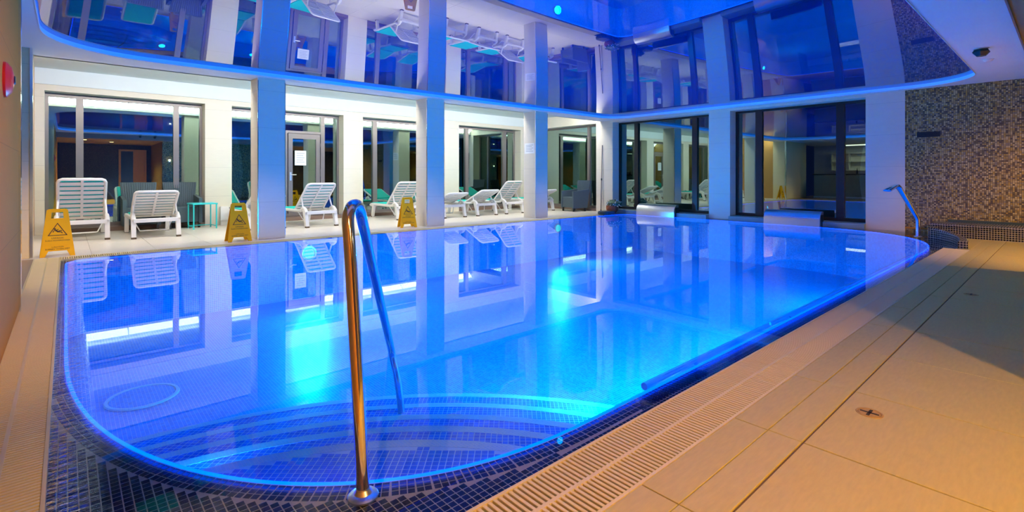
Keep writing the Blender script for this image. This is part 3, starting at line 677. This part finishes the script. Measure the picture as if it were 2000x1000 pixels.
# ------------------------------------------------------------------ loungers
slat_b = MB().bbox(-0.285, 0.285, -0.032, 0.032, -0.008, 0.006, 0.004).mesh('slat'); slat_b.materials.append(M['white'])
def lounger(x, y, rz, ang, label):
    t = empty('sun_lounger', (x, y, 0), rz); tag(t, label, 'sun lounger', 'white slatted loungers in the aisle')
    for s in (-1, 1):
        rail = [(s*0.315, -0.66, 0.31), (s*0.315, -0.60, 0.37), (s*0.315, -0.52, 0.40), (s*0.315, -0.44, 0.38), (s*0.315, -0.36, 0.335), (s*0.315, 0.2, 0.33), (s*0.315, 0.70, 0.33), (s*0.315, 0.78, 0.30)]
        MB().tube(spline(rail, 4), 0.031, 8).obj('side_rail', M['white'], t, smooth=True)
        for (yb, yt, w) in ((-0.68, -0.58, 0.055), (0.66, 0.58, 0.045)):
            lg = MB().prism([(yb-w*0.55, 0), (yb+w*0.55, 0), (yt+w, 0.36), (yt-w, 0.36)], s*0.315-0.033, s*0.315+0.033, 'x').obj('leg', M['white'], t)
            MB().box(s*0.315-0.035, s*0.315+0.035, yb-w*0.6, yb+w*0.6, 0, 0.03).obj('rubber_foot', M['rubber'], lg)
        arm = [(s*0.315, -0.50, 0.37), (s*0.300, -0.08-0.42*math.cos(ang), 0.35+0.42*math.sin(ang)-0.02)]
        MB().tube(arm, 0.016, 8).obj('strut', M['white'], t, smooth=True)
    MB().bbox(-0.315, 0.315, -0.675, -0.625, 0.27, 0.335, 0.008).obj('end_bar', M['white'], t)
    MB().bbox(-0.315, 0.315, 0.735, 0.785, 0.27, 0.335, 0.008).obj('end_bar', M['white'], t)
    MB().tube([(-0.2, -0.30, 0.10), (0.2, -0.30, 0.10)], 0.012, 8).tube([(-0.2, -0.30, 0.10), (-0.29, -0.20, 0.30)], 0.010, 6).tube([(0.2, -0.30, 0.10), (0.29, -0.20, 0.30)], 0.010, 6).obj('brace', M['white'], t, smooth=True)
    for k in range(9):
        link('seat_slat', slat_b, None, t, (0, -0.03+0.092*k, 0.335))
    MB().box(-0.29, 0.29, -0.06, 0.76, 0.345, 0.372).obj('cushion', M['teal'], t)
    # backrest lies along its own +y, hinged at the origin, turned up by ang
    b = empty('backrest', (0, -0.08, 0.345)); b.parent = t; b.rotation_euler = (-ang, 0, PI) if False else (0, 0, 0)
    bpy.data.objects.remove(b)
    fr = MB(); L = 0.82; out = [(-0.30, 0, 0), (-0.30, L-0.06, 0), (-0.285, L-0.02, 0), (-0.25, L, 0), (0.25, L, 0), (0.285, L-0.02, 0), (0.30, L-0.06, 0), (0.30, 0, 0)]
    fr.tube(out, 0.024, 8); fr.box(-0.018, 0.018, 0, L, -0.014, 0.0); fr.box(-0.3, 0.3, -0.02, 0.03, -0.012, 0.012)
    bo = fr.obj('backrest', M['white'], t, (0, -0.08, 0.345), smooth=True, angle=40)
    bo.rotation_euler = Matrix.Rotation(PI, 4, 'Z').to_euler()
    bo.rotation_euler = (Matrix.Rotation(PI, 4, 'Z') @ Matrix.Rotation(ang, 4, 'X')).to_euler()
    for k in range(8):
        link('slat', slat_b, None, bo, (0, 0.085+0.092*k, 0))
    MB().box(-0.27, 0.27, 0.04, L-0.03, 0.010, 0.034).obj('pad', M['teal'], bo)
    return t
D = math.radians
lounger(0.20, 11.38, 0, D(53), 'white slatted sun lounger with steeply raised back behind the leftmost yellow sign')
lounger(1.16, 11.12, 0, D(33), 'white slatted sun lounger with half raised back in front of the wicker chairs')
lounger(2.98, 11.32, 0, D(24), 'white slatted sun lounger almost hidden behind the nearest column')
lounger(3.92, 11.08, D(5), D(42), 'white slatted sun lounger with raised back in front of the glazed door')
lounger(6.25, 11.42, 0, D(43), 'white slatted sun lounger behind the yellow sign at the middle column')
lounger(7.36, 11.10, 0, D(20), 'white sun lounger with low back just right of the middle column')
lounger(8.42, 11.12, 0, D(24), 'white sun lounger with slightly raised back, middle of the three between two columns')
lounger(9.45, 11.15, 0, D(43), 'white sun lounger with steep back just left of the last column')
lounger(10.86, 11.30, 0, D(21), 'white sun lounger just right of the last column, beside wicker chairs')

# ------------------------------------------------------------------ wicker chairs, side tables
def wicker(x, y, rz, label, group=None, w=0.60):
    t = empty('wicker_chair', (x, y, 0), rz); tag(t, label, 'chair', group)
    h = w/2   # faces -y
    mb = MB().prism([(-h+0.06, 0.30), (h-0.06, 0.30), (h, 0.94), (-h, 0.94)], 0.0, 0.05, 'y', Matrix.Translation((0, 0.20, 0)) @ Matrix.Rotation(-0.16, 4, 'X'))
    bk = mb.obj('backrest', M['wicker'], t)
    for k in range(15):
        u = -1+2*(k+0.5)/15
        MB().tube([(u*(h-0.07), 0.243, 0.32), (u*(h-0.01), 0.345, 0.925)], 0.008, 5).obj('rib', M['wicker'], bk)
        if k >= 14: break
    MB().bbox(-h+0.06, h-0.06, -0.28, 0.24, 0.36, 0.43, 0.012).obj('seat', M['wicker'], t)
    MB().box(-h+0.06, h-0.06, -0.28, 0.24, 0.12, 0.36).obj('apron', M['wicker'], t)
    for s in (-1, 1):
        MB().prism([(-0.30, 0.10), (0.24, 0.10), (0.30, 0.66), (-0.30, 0.60)], s*(h-0.03)-0.03, s*(h-0.03)+0.03, 'x').obj('armrest', M['wicker'], t)
        for yy in (-0.25, 0.19): MB().box(s*(h-0.05)-0.02, s*(h-0.05)+0.02, yy-0.02, yy+0.02, 0, 0.12).obj('leg', M['black'], t)
    return t
wicker(1.10, 12.25, 0, 'grey wicker armchair under the window, left of its pair behind a lounger')
wicker(1.80, 12.25, 0, 'grey wicker armchair under the window, right of its pair beside the turquoise table')
wicker(11.55, 10.08, D(-100), 'dark wicker armchair at the far aisle window beside the corner pillar')
t = empty('side_table', (2.06, 11.72, 0), D(4)); tag(t, 'small turquoise metal side table beside a wicker armchair', 'table')
MB().bbox(-0.22, 0.22, -0.22, 0.22, 0.49, 0.515, 0.005).obj('tabletop', M['teal_metal'], t)
for sx in (-1, 1):
    for sy in (-1, 1): MB().box(sx*0.2-0.01, sx*0.2+0.01, sy*0.2-0.01, sy*0.2+0.01, 0, 0.49).obj('leg', M['teal_metal'], t)
for sx in (-1, 1): MB().box(sx*0.2-0.008, sx*0.2+0.008, -0.2, 0.2, 0.045, 0.06).obj('stretcher', M['teal_metal'], t)
MB().box(-0.2, 0.2, 0.19, 0.206, 0.045, 0.06).obj('stretcher', M['teal_metal'], t)

# ------------------------------------------------------------------ wet floor signs
def text_mesh(s, size):
    cu = bpy.data.curves.new('lettering', 'FONT'); cu.body = s; cu.size = size; cu.align_x = 'CENTER'; cu.extrude = 0.0006
    ob = bpy.data.objects.new('lettering', cu); COL.objects.link(ob); bpy.context.view_layer.update()
    dg = bpy.context.evaluated_depsgraph_get(); me = bpy.data.meshes.new_from_object(ob.evaluated_get(dg))
    bpy.data.objects.remove(ob); me.name = 'lettering'; return me
def sign(x, y, rz, label, sc=1.0):
    t = empty('wet_floor_sign', (x, y, 0), rz); tag(t, label, 'sign', 'yellow wet floor signs')
    H0 = 0.63*sc; tilt = 0.20
    W = lambda z: (0.185-0.075*(z/0.63))*sc*0.94
    for side in (1, -1):
        z = [0, 0.075, 0.49, 0.565, 0.63]
        quads = [[(-W(0), 0), (-W(0)+0.05, 0), (-W(.075)+0.075, .075), (-W(.075), .075)], [(W(0)-0.05, 0), (W(0), 0), (W(.075), .075), (W(.075)-0.075, .075)],
                 [(-W(.075), .075), (W(.075), .075), (W(.50), .50), (-W(.50), .50)],
                 [(-W(.50), .50), (-0.062, .50), (-0.056, .585), (-W(.585), .585)], [(0.062, .50), (W(.50), .50), (W(.585), .585), (0.056, .585)],
                 [(-W(.585), .585), (W(.585), .585), (W(.615), .615), (-W(.615), .615)], [(-W(.615), .615), (W(.615), .615), (W(.63)-0.02, .63), (-W(.63)+0.02, .63)]]
        Mx = Matrix.Translation((0, 0, 0.617)) @ Matrix.Rotation(-tilt*side, 4, 'X') @ Matrix.Translation((0, 0, -0.63))
        if side == -1: Mx = Matrix.Rotation(PI, 4, 'Z') @ (Matrix.Translation((0, 0, 0.617)) @ Matrix.Rotation(-tilt, 4, 'X') @ Matrix.Translation((0, 0, -0.63)))
        mb = MB()
        for q in quads: mb.prism(q, -0.006, 0.012, 'y', Mx)
        for zz in (0.135, 0.165, 0.49): mb.box(-W(zz)+0.012, W(zz)-0.012, -0.009, -0.005, zz-0.002, zz+0.002, Mx)
        p = mb.obj('panel', M['yellow'], t)
        ink = MB()
        tri = [(-0.098, 0.275), (0.098, 0.275), (0, 0.445)]; tin = [(-0.083, 0.283), (0.083, 0.283), (0, 0.428)]
        for i in range(3):
            j = (i+1) % 3; ink.prism([tri[i], tri[j], tin[j], tin[i]], -0.0085, -0.006, 'y', Mx)
        def stroke(a, b, w):
            d = Vector((b[0]-a[0], b[1]-a[1])).normalized(); nn = Vector((-d.y, d.x))*w
            ink.prism([(a[0]+nn.x, a[1]+nn.y), (a[0]-nn.x, a[1]-nn.y), (b[0]-nn.x, b[1]-nn.y), (b[0]+nn.x, b[1]+nn.y)], -0.0085, -0.006, 'y', Mx)
        hd = (-0.026, 0.362); ink.prism([(hd[0]+0.011*math.cos(k*PI/5), hd[1]+0.011*math.sin(k*PI/5)) for k in range(10)], -0.0085, -0.006, 'y', Mx)
        stroke((-0.022, 0.348), (0.008, 0.322), 0.009); stroke((0.006, 0.324), (0.034, 0.322), 0.006); stroke((0.034, 0.322), (0.048, 0.304), 0.005)
        stroke((0.004, 0.324), (0.022, 0.340), 0.006); stroke((0.022, 0.340), (0.044, 0.338), 0.005); stroke((-0.022, 0.348), (-0.040, 0.338), 0.004); stroke((-0.040, 0.338), (-0.044, 0.318), 0.004); stroke((-0.014, 0.346), (0.010, 0.358), 0.004)
        ink.obj('pictogram', M['ink'], p)
        for (s, zz, size) in (('UWAGA!', 0.232, 0.030), ('\u015aLISKA POWIERZCHNIA', 0.203, 0.0225), ('CAUTION', 0.118, 0.026), ('SLIPPERY WHEN WET', 0.090, 0.025)):
            if s not in TXT: TXT[s] = text_mesh(s, size); TXT[s].materials.append(M['ink'])
            o = link('lettering', TXT[s], None, p); o.matrix_local = Mx @ Matrix.Translation((0, -0.0075, zz)) @ Matrix.Rotation(PI/2, 4, 'X')
    return t
TXT = {}
sign(-0.085, 8.98, D(2), 'yellow folding wet floor sign at the far left, in front of the steep lounger')
sign(2.09, 9.03, 0, 'yellow folding wet floor sign at the left foot of the nearest column')
sign(5.27, 9.17, D(-14), 'yellow folding wet floor sign at the left foot of the middle column')

# ------------------------------------------------------------------ small things
def disc_pot():
    t = empty('flower_pot', (11.62, 8.74, 0)); tag(t, 'round terracotta pot of white flowers at the far pool corner', 'plant')
    MB().lathe([(0.09, 0), (0.155, 0.07), (0.175, 0.15), (0.165, 0.20), (0.17, 0.215), (0.15, 0.22), (0.14, 0.19)], (0, 0, 0), 24).obj('pot', M['terracotta'], t, smooth=True)
    MB().lathe([(0.05, 0.19), (0.142, 0.195)], (0, 0, 0), 20).obj('soil', M['rubber'], t)
    rnd = random.Random(3)
    st = MB().lathe([(0.06, 0.18), (0.17, 0.24), (0.19, 0.30), (0.11, 0.36)], (0.02, -0.05, 0), 14).obj('foliage_core', M['leaf'], t, smooth=True)
    for k in range(60):
        a = rnd.uniform(0, 2*PI); e = rnd.uniform(-0.25, 1.4); r0 = 0.20
        c = Vector((0.02+r0*math.cos(a)*math.cos(e), -0.05+r0*math.sin(a)*math.cos(e), 0.24+0.14*math.sin(e)))
        Mx = Matrix.Translation(c) @ Matrix.Rotation(a, 4, 'Z') @ Matrix.Rotation(rnd.uniform(-0.9, 0.9), 4, 'Y') @ Matrix.Rotation(rnd.uniform(-0.6, 0.6), 4, 'X')
        mb = MB().add([Mx @ Vector(v) for v in ((-0.02, 0, 0), (0.01, 0.022, 0.008), (0.06, 0, 0.0), (0.01, -0.022, 0.008), (0.01, 0, -0.005))], [[0, 1, 4], [1, 2, 4], [2, 3, 4], [3, 0, 4], [0, 3, 2, 1]])
        mb.obj('petal' if k % 5 < 2 else 'leaf', M['petal'] if k % 5 < 2 else M['leaf'], t)
disc_pot()
t = MB().prism([(11.02, 8.56), (11.0, 8.66), (11.02, 8.78), (11.12, 8.86), (11.45, 8.86), (11.45, 8.50), (11.12, 8.50)], -0.01, 0.085, 'z')
o = t.obj('stone_kerb', M['dark_stone']); tag(o, 'low dark rounded stone kerb left of the flower pot', 'kerb')
bm = bmesh.new(); bm.from_mesh(o.data); bmesh.ops.bevel(bm, geom=[e for e in bm.edges], offset=0.02, segments=2, affect='EDGES'); bm.to_mesh(o.data); bm.free()
p = empty('telescopic_pole', (11.86, 9.33, 0)); tag(p, 'thin dark pool cleaning pole standing against the corner pillar', 'pole')
MB().tube([(0, 0, 0.02), (0.03, 0, 0.95)], 0.016, 10).obj('lower_tube', M['frame'], p, smooth=True)
MB().tube([(0.03, 0, 0.95), (0.065, 0, 1.98)], 0.012, 10).obj('upper_tube', M['frame'], p, smooth=True)
MB().lathe([(0.02, 0.0), (0.022, 0.05), (0.018, 0.06)], (0, 0, 0), 10).lathe([(0.021, 0.93), (0.021, 0.99)], (0.031, 0, 0), 10).obj('clamp', M['black'], p, smooth=True)
def notice(name, loc, rz, w, h, label):
    t = empty(name, loc, rz); tag(t, label, 'notice')
    MB().box(-w/2, w/2, -0.003, 0, 0, h).obj('sheet', M['paper'], t)
    for k in range(5): MB().box(-w*0.36, w*(0.36-0.12*(k % 2)), -0.0042, -0.003, h*(0.82-0.15*k)-0.006, h*(0.82-0.15*k)+0.006).obj('print_line', M['print'], t)
notice('paper_notice', (4.29, WZ-0.042, 1.32), 0, 0.27, 0.36, 'white paper notice stuck on the glazed door')
notice('paper_notice', (8.786, 9.18, 1.63), -PI/2, 0.36, 0.26, 'white paper notice on the side of the last column')
w = empty('white_wall_box', (2.56, 12.295, 0.10)); tag(w, 'white box at the foot of the wall pier behind the second sign', 'box')
MB().bbox(-0.08, 0.08, -0.12, 0.0, 0, 0.30, 0.01).obj('body', M['white'], w); MB().box(0.08, 0.1, -0.08, -0.04, 0.02, 0.05).obj('clip', M['black'], w); MB().box(0.08, 0.1, -0.08, -0.04, 0.25, 0.28).obj('clip', M['black'], w)
MB().box(-0.07, 0.07, -0.1, -0.02, -0.10, 0.0).obj('foot', M['white'], w)
# curved steel covers on the end wall
for (y0, y1, lab) in ((6.84, 7.98, 'curved brushed steel cover under the end window beside the flower pot'), (3.50, 4.62, 'curved brushed steel cover under the end window nearest the mosaic wall')):
    t = empty('steel_cover', (11.95, y0, 0)); tag(t, lab, 'steel cover', 'steel covers on the end wall')
    prof = [(-0.02, -0.01), (-0.02, 0.30)] + [(-0.06-0.20*math.sin(a), 0.11+0.20*math.cos(a)) for a in [i*PI/2/10 for i in range(11)]] + [(-0.262, -0.01)]
    MB().prism(prof, 0, y1-y0, 'y').obj('shell', M['brushed'], t, smooth=True, angle=30)
    MB().box(-0.20, -0.02, -0.004, 0.0, 0.0, 0.24).obj('open_end_shade', M['black'], t)  # black sheet painting the shade inside the open end of the shell
# vent, sprinkler, detector, lamps
v = empty('wall_vent', (11.955, 1.78, 1.78)); tag(v, 'narrow dark ventilation grille high on the mosaic wall', 'vent')
MB().box(-0.012, 0, -0.17, 0.17, 0, 0.10).obj('frame', M['black'], v)
for k in range(4): MB().box(-0.018, -0.012, -0.16, 0.16, 0.012+0.022*k, 0.022+0.022*k).obj('louvre', M['black'], v)
t = empty('ceiling_spotlight', (8.75, 0.78, ZS)); tag(t, 'dark angular spotlight on the blue lit ceiling border', 'spotlight')
MB().lathe([(0.075, -0.012), (0.075, 0.0)], (0, 0, 0), 20).obj('plate', M['brushed'], t)
MB().lathe([(0.075, -0.02), (0.095, -0.05), (0.05, -0.10)], (0, 0, 0), 6).obj('head', M['black'], t)
MB().lathe([(0.012, -0.103), (0.035, -0.098)], (0, 0, 0), 12).obj('lens', M['chrome'], t)
t = empty('smoke_detector', (9.65, 0.79, ZS)); tag(t, 'small white smoke detector on the ceiling border', 'detector')
MB().lathe([(0.055, 0), (0.055, -0.015), (0.035, -0.035), (0.01, -0.038)], (0, 0, 0), 20).obj('dome', M['white'], t, smooth=True); MB().lathe([(0.065, -0.006), (0.065, 0)], (0, 0, 0), 20).obj('plate', M['white'], t)
t = empty('alarm_bell', (-0.275, 4.22, 1.625)); tag(t, 'red rounded alarm bell on the brown wall at the left edge', 'alarm')
Mx = Matrix.Rotation(PI/2, 4, 'Y')
MB().lathe([(0.105, 0.0), (0.105, 0.012), (0.075, 0.034), (0.03, 0.044)], (0, 0, 0), 28, Mx).obj('housing', M['red'], t, smooth=True)
MB().lathe([(0.028, 0.044), (0.022, 0.050)], (0, 0, 0), 16, Mx).obj('boss', M['black'], t)
for (x, y) in ((2.66, 0.60), (6.0, 0.60)):
    t = empty('floor_drain', (x, y, 0.0)); tag(t, 'round brass floor drain cover in the deck, %s' % ('nearest the camera' if x < 4 else 'farther along in the shade'), 'drain')
    MB().lathe([(0.052, 0.0008), (0.050, 0.003), (0.044, 0.003), (0.043, 0.0008)], (0, 0, 0), 28).obj('ring', plain('brass', (0.50, 0.30, 0.05), 0.5, metal=0.0, noise=0.45, scale=40) if 'brass' not in bpy.data.materials else bpy.data.materials['brass'], t, smooth=True)
    MB().lathe([(0.002, 0.0022), (0.040, 0.0022), (0.041, 0.0008)], (0, 0, 0), 28).obj('plate', bpy.data.materials['brass'], t)
    MB().box(-0.035, 0.035, -0.006, 0.006, 0.0022, 0.0032).box(-0.006, 0.006, -0.035, 0.035, 0.0022, 0.0032).obj('cross', M['channel'], t)
# warm lamps in the lower ceiling
def downlight(x, y, label, watts, rot):
    t = empty('ceiling_downlight', (x, y, 2.52)); tag(t, label, 'lamp', 'warm downlights in the lower ceiling')
    MB().lathe([(0.09, -0.012), (0.09, 0.0)], (0, 0, 0), 24).obj('rim', M['chrome'], t); MB().lathe([(0.065, -0.014), (0.065, -0.011)], (0, 0, 0), 20).obj('lens', M['warm_lens'], t)
    a = light('downlight_light', 'SPOT', (0, 0, -0.04), watts, (1.0, 0.56, 0.17), rot, shadow_soft_size=0.05, spot_size=math.radians(132), spot_blend=0.5); a.parent = t
downlight(1.45, -1.95, 'warm ceiling downlight behind the camera', WARM_W, (0.10, 0, 0))
downlight(0.55, -0.85, 'added warm ceiling downlight just behind the camera position', WARM_W*0.35, (0.34, 0.10, 0))  # extra unseen lamp, added to warm the left wall and near rim
downlight(8.45, -1.90, 'warm ceiling downlight beyond the mosaic wall block', WARM_W*1.5, (0.0, -0.50, 0))
# bar in the lobby bay (seen mirrored in the end windows)
b = empty('bar_counter', (-3.6, 4.9, 0)); tag(b, 'beige bar counter with dark top in the lobby bay', 'counter')
MB().box(-0.3, 0.3, -1.2, 3.7, 0.06, 1.12).obj('front', M['bar_front'], b); MB().bbox(-0.4, 0.36, -1.25, 3.75, 1.12, 1.17, 0.01).obj('top', M['bar_dark'], b); MB().box(-0.28, 0.33, -1.2, 3.7, 0, 0.07).obj('skirting', M['white'], b)
s = empty('bar_shelf', (-5.95, 5.0, 1.35)); tag(s, 'white wall shelf unit behind the bar', 'shelf')
MB().box(-0.04, 0.0, -1.2, 3.6, 0, 0.9).obj('back_panel', M['white'], s)
for z in (0, 0.45, 0.88): MB().box(0.0, 0.32, -1.2, 3.6, z, z+0.03).obj('shelf_board', M['white'], s)
for k in range(7): MB().box(0.0, 0.30, -1.2+0.78*k, -1.17+0.78*k, 0.03, 0.88).obj('divider', M['white'], s)
for k in range(9):
    t = empty('bottle', (-3.72, 4.0+0.36*k, 1.17)); tag(t, '%s bottle standing on the bar counter' % ('green' if k % 2 else 'dark'), 'bottle', 'bottles on the bar counter')
    MB().lathe([(0.035, 0), (0.037, 0.15), (0.014, 0.20), (0.014, 0.27)], (0, 0, 0), 12).obj('body', M['leaf'] if k % 2 else M['bar_dark'], t, smooth=True)
t = empty('flower_vase', (-3.55, 7.6, 1.17)); tag(t, 'vase of white flowers on the bar counter', 'vase')
MB().lathe([(0.04, 0), (0.06, 0.10), (0.035, 0.18)], (0, 0, 0), 14).obj('vase', M['white'], t, smooth=True)
for k in range(9): MB().lathe([(0.01, 0), (0.05, 0.03), (0.01, 0.06)], (0.07*math.cos(k*2.4), 0.07*math.sin(k*2.4), 0.18+0.02*(k % 3)), 8).obj('blossom', M['petal'], t, smooth=True)
light('bar_light', 'AREA', (-4.6, 6.2, 2.6), 30, (1.0, 0.93, 0.75), (0, 0, 0), shape='RECTANGLE', size=1.0, size_y=3.0)

# unseen fill spotlights added on the deck side border, aimed low across the water
FILL_SPOTS = ((2.2, 0.70, (-0.1, 8.2, 0), 1.7, (1.0, 0.80, 0.55), 20, 'added unseen black spotlight on the ceiling border aimed at the leftmost sign'),
         (4.4, 0.70, (2.3, 8.2, 0), 0.8, (1.0, 0.80, 0.55), 20, 'added unseen black spotlight on the ceiling border aimed at the nearest column'),
         (5.4, 0.70, (5.3, 8.2, 0), 0.8, (1.0, 0.80, 0.55), 20, 'added unseen black spotlight on the ceiling border aimed at the middle column'),
         (2.7, 0.55, (-0.2, 4.9, 0.6), 0.75, (1.0, 0.55, 0.18), 44, 'added unseen black spotlight on the ceiling border aimed at the brown left wall'))
def aim(src, tgt): return (Vector(tgt)-Vector(src)).normalized()
for (x, y, tg, k, col, ang, lab) in FILL_SPOTS:
    t = empty('ceiling_spotlight', (x, y, ZS)); tag(t, lab, 'spotlight', 'added spotlights above the deck')
    dv = aim((x, y, ZS-0.12), tg); q = dv.to_track_quat('-Z', 'Y')
    MB().lathe([(0.05, -0.01), (0.05, 0)], (0, 0, 0), 16).obj('plate', M['black'], t)
    MB().lathe([(0.03, 0.04), (0.045, 0.0), (0.045, -0.05)], (0, 0, -0.06), 16, q.to_matrix().to_4x4()).obj('head', M['black'], t, smooth=True)
    a = light('spotlight_light', 'SPOT', Vector((0, 0, -0.06))+dv*0.07, SPOT_W*k, col, q.to_euler(), spot_size=math.radians(ang), spot_blend=1.0, shadow_soft_size=0.04); a.parent = t
dv = aim((8.75, 0.78, ZS-0.12), (9.2, 8.2, 0))
light('spotlight_light', 'SPOT', Vector((8.75, 0.78, ZS-0.11))+dv*0.03, SPOT_W*0.8, (1.0, 0.80, 0.55), dv.to_track_quat('-Z', 'Y').to_euler(), spot_size=math.radians(20), spot_blend=1.0, shadow_soft_size=0.04)
# rear doorway and a small wall lamp, both seen mirrored in the aisle windows
d2 = empty('door_2', (2.34, -4.2, 0)); tag(d2, 'timber framed doorway behind the near deck', kind='structure')
MB().box(-0.52, -0.44, 0, 0.10, 0, 2.30).box(0.44, 0.52, 0, 0.10, 0, 2.30).box(-0.44, 0.44, 0, 0.10, 2.22, 2.30).obj('frame', M['wood'], d2)
MB().box(-0.44, 0.02, 0.0, 0.04, 0, 2.22).obj('leaf', M['bar_dark'], d2); MB().box(0.02, 0.44, 0.0, 0.05, 0, 2.22).obj('side_panel', M['wood'], d2)
t = empty('wall_lamp', (3.30, -0.45, 1.70)); tag(t, 'small bright wall lamp on the mosaic block beside the deck', 'lamp')
MB().box(-0.04, 0.04, 0.0, 0.02, -0.05, 0.09).obj('plate', M['brushed'], t); MB().lathe([(0.01, 0.0), (0.03, 0.02), (0.03, 0.05), (0.01, 0.07)], (0, 0.05, 0), 12).obj('bulb', emit('bulb_glow', (1.0, 0.8, 0.5), 60), t, smooth=True)
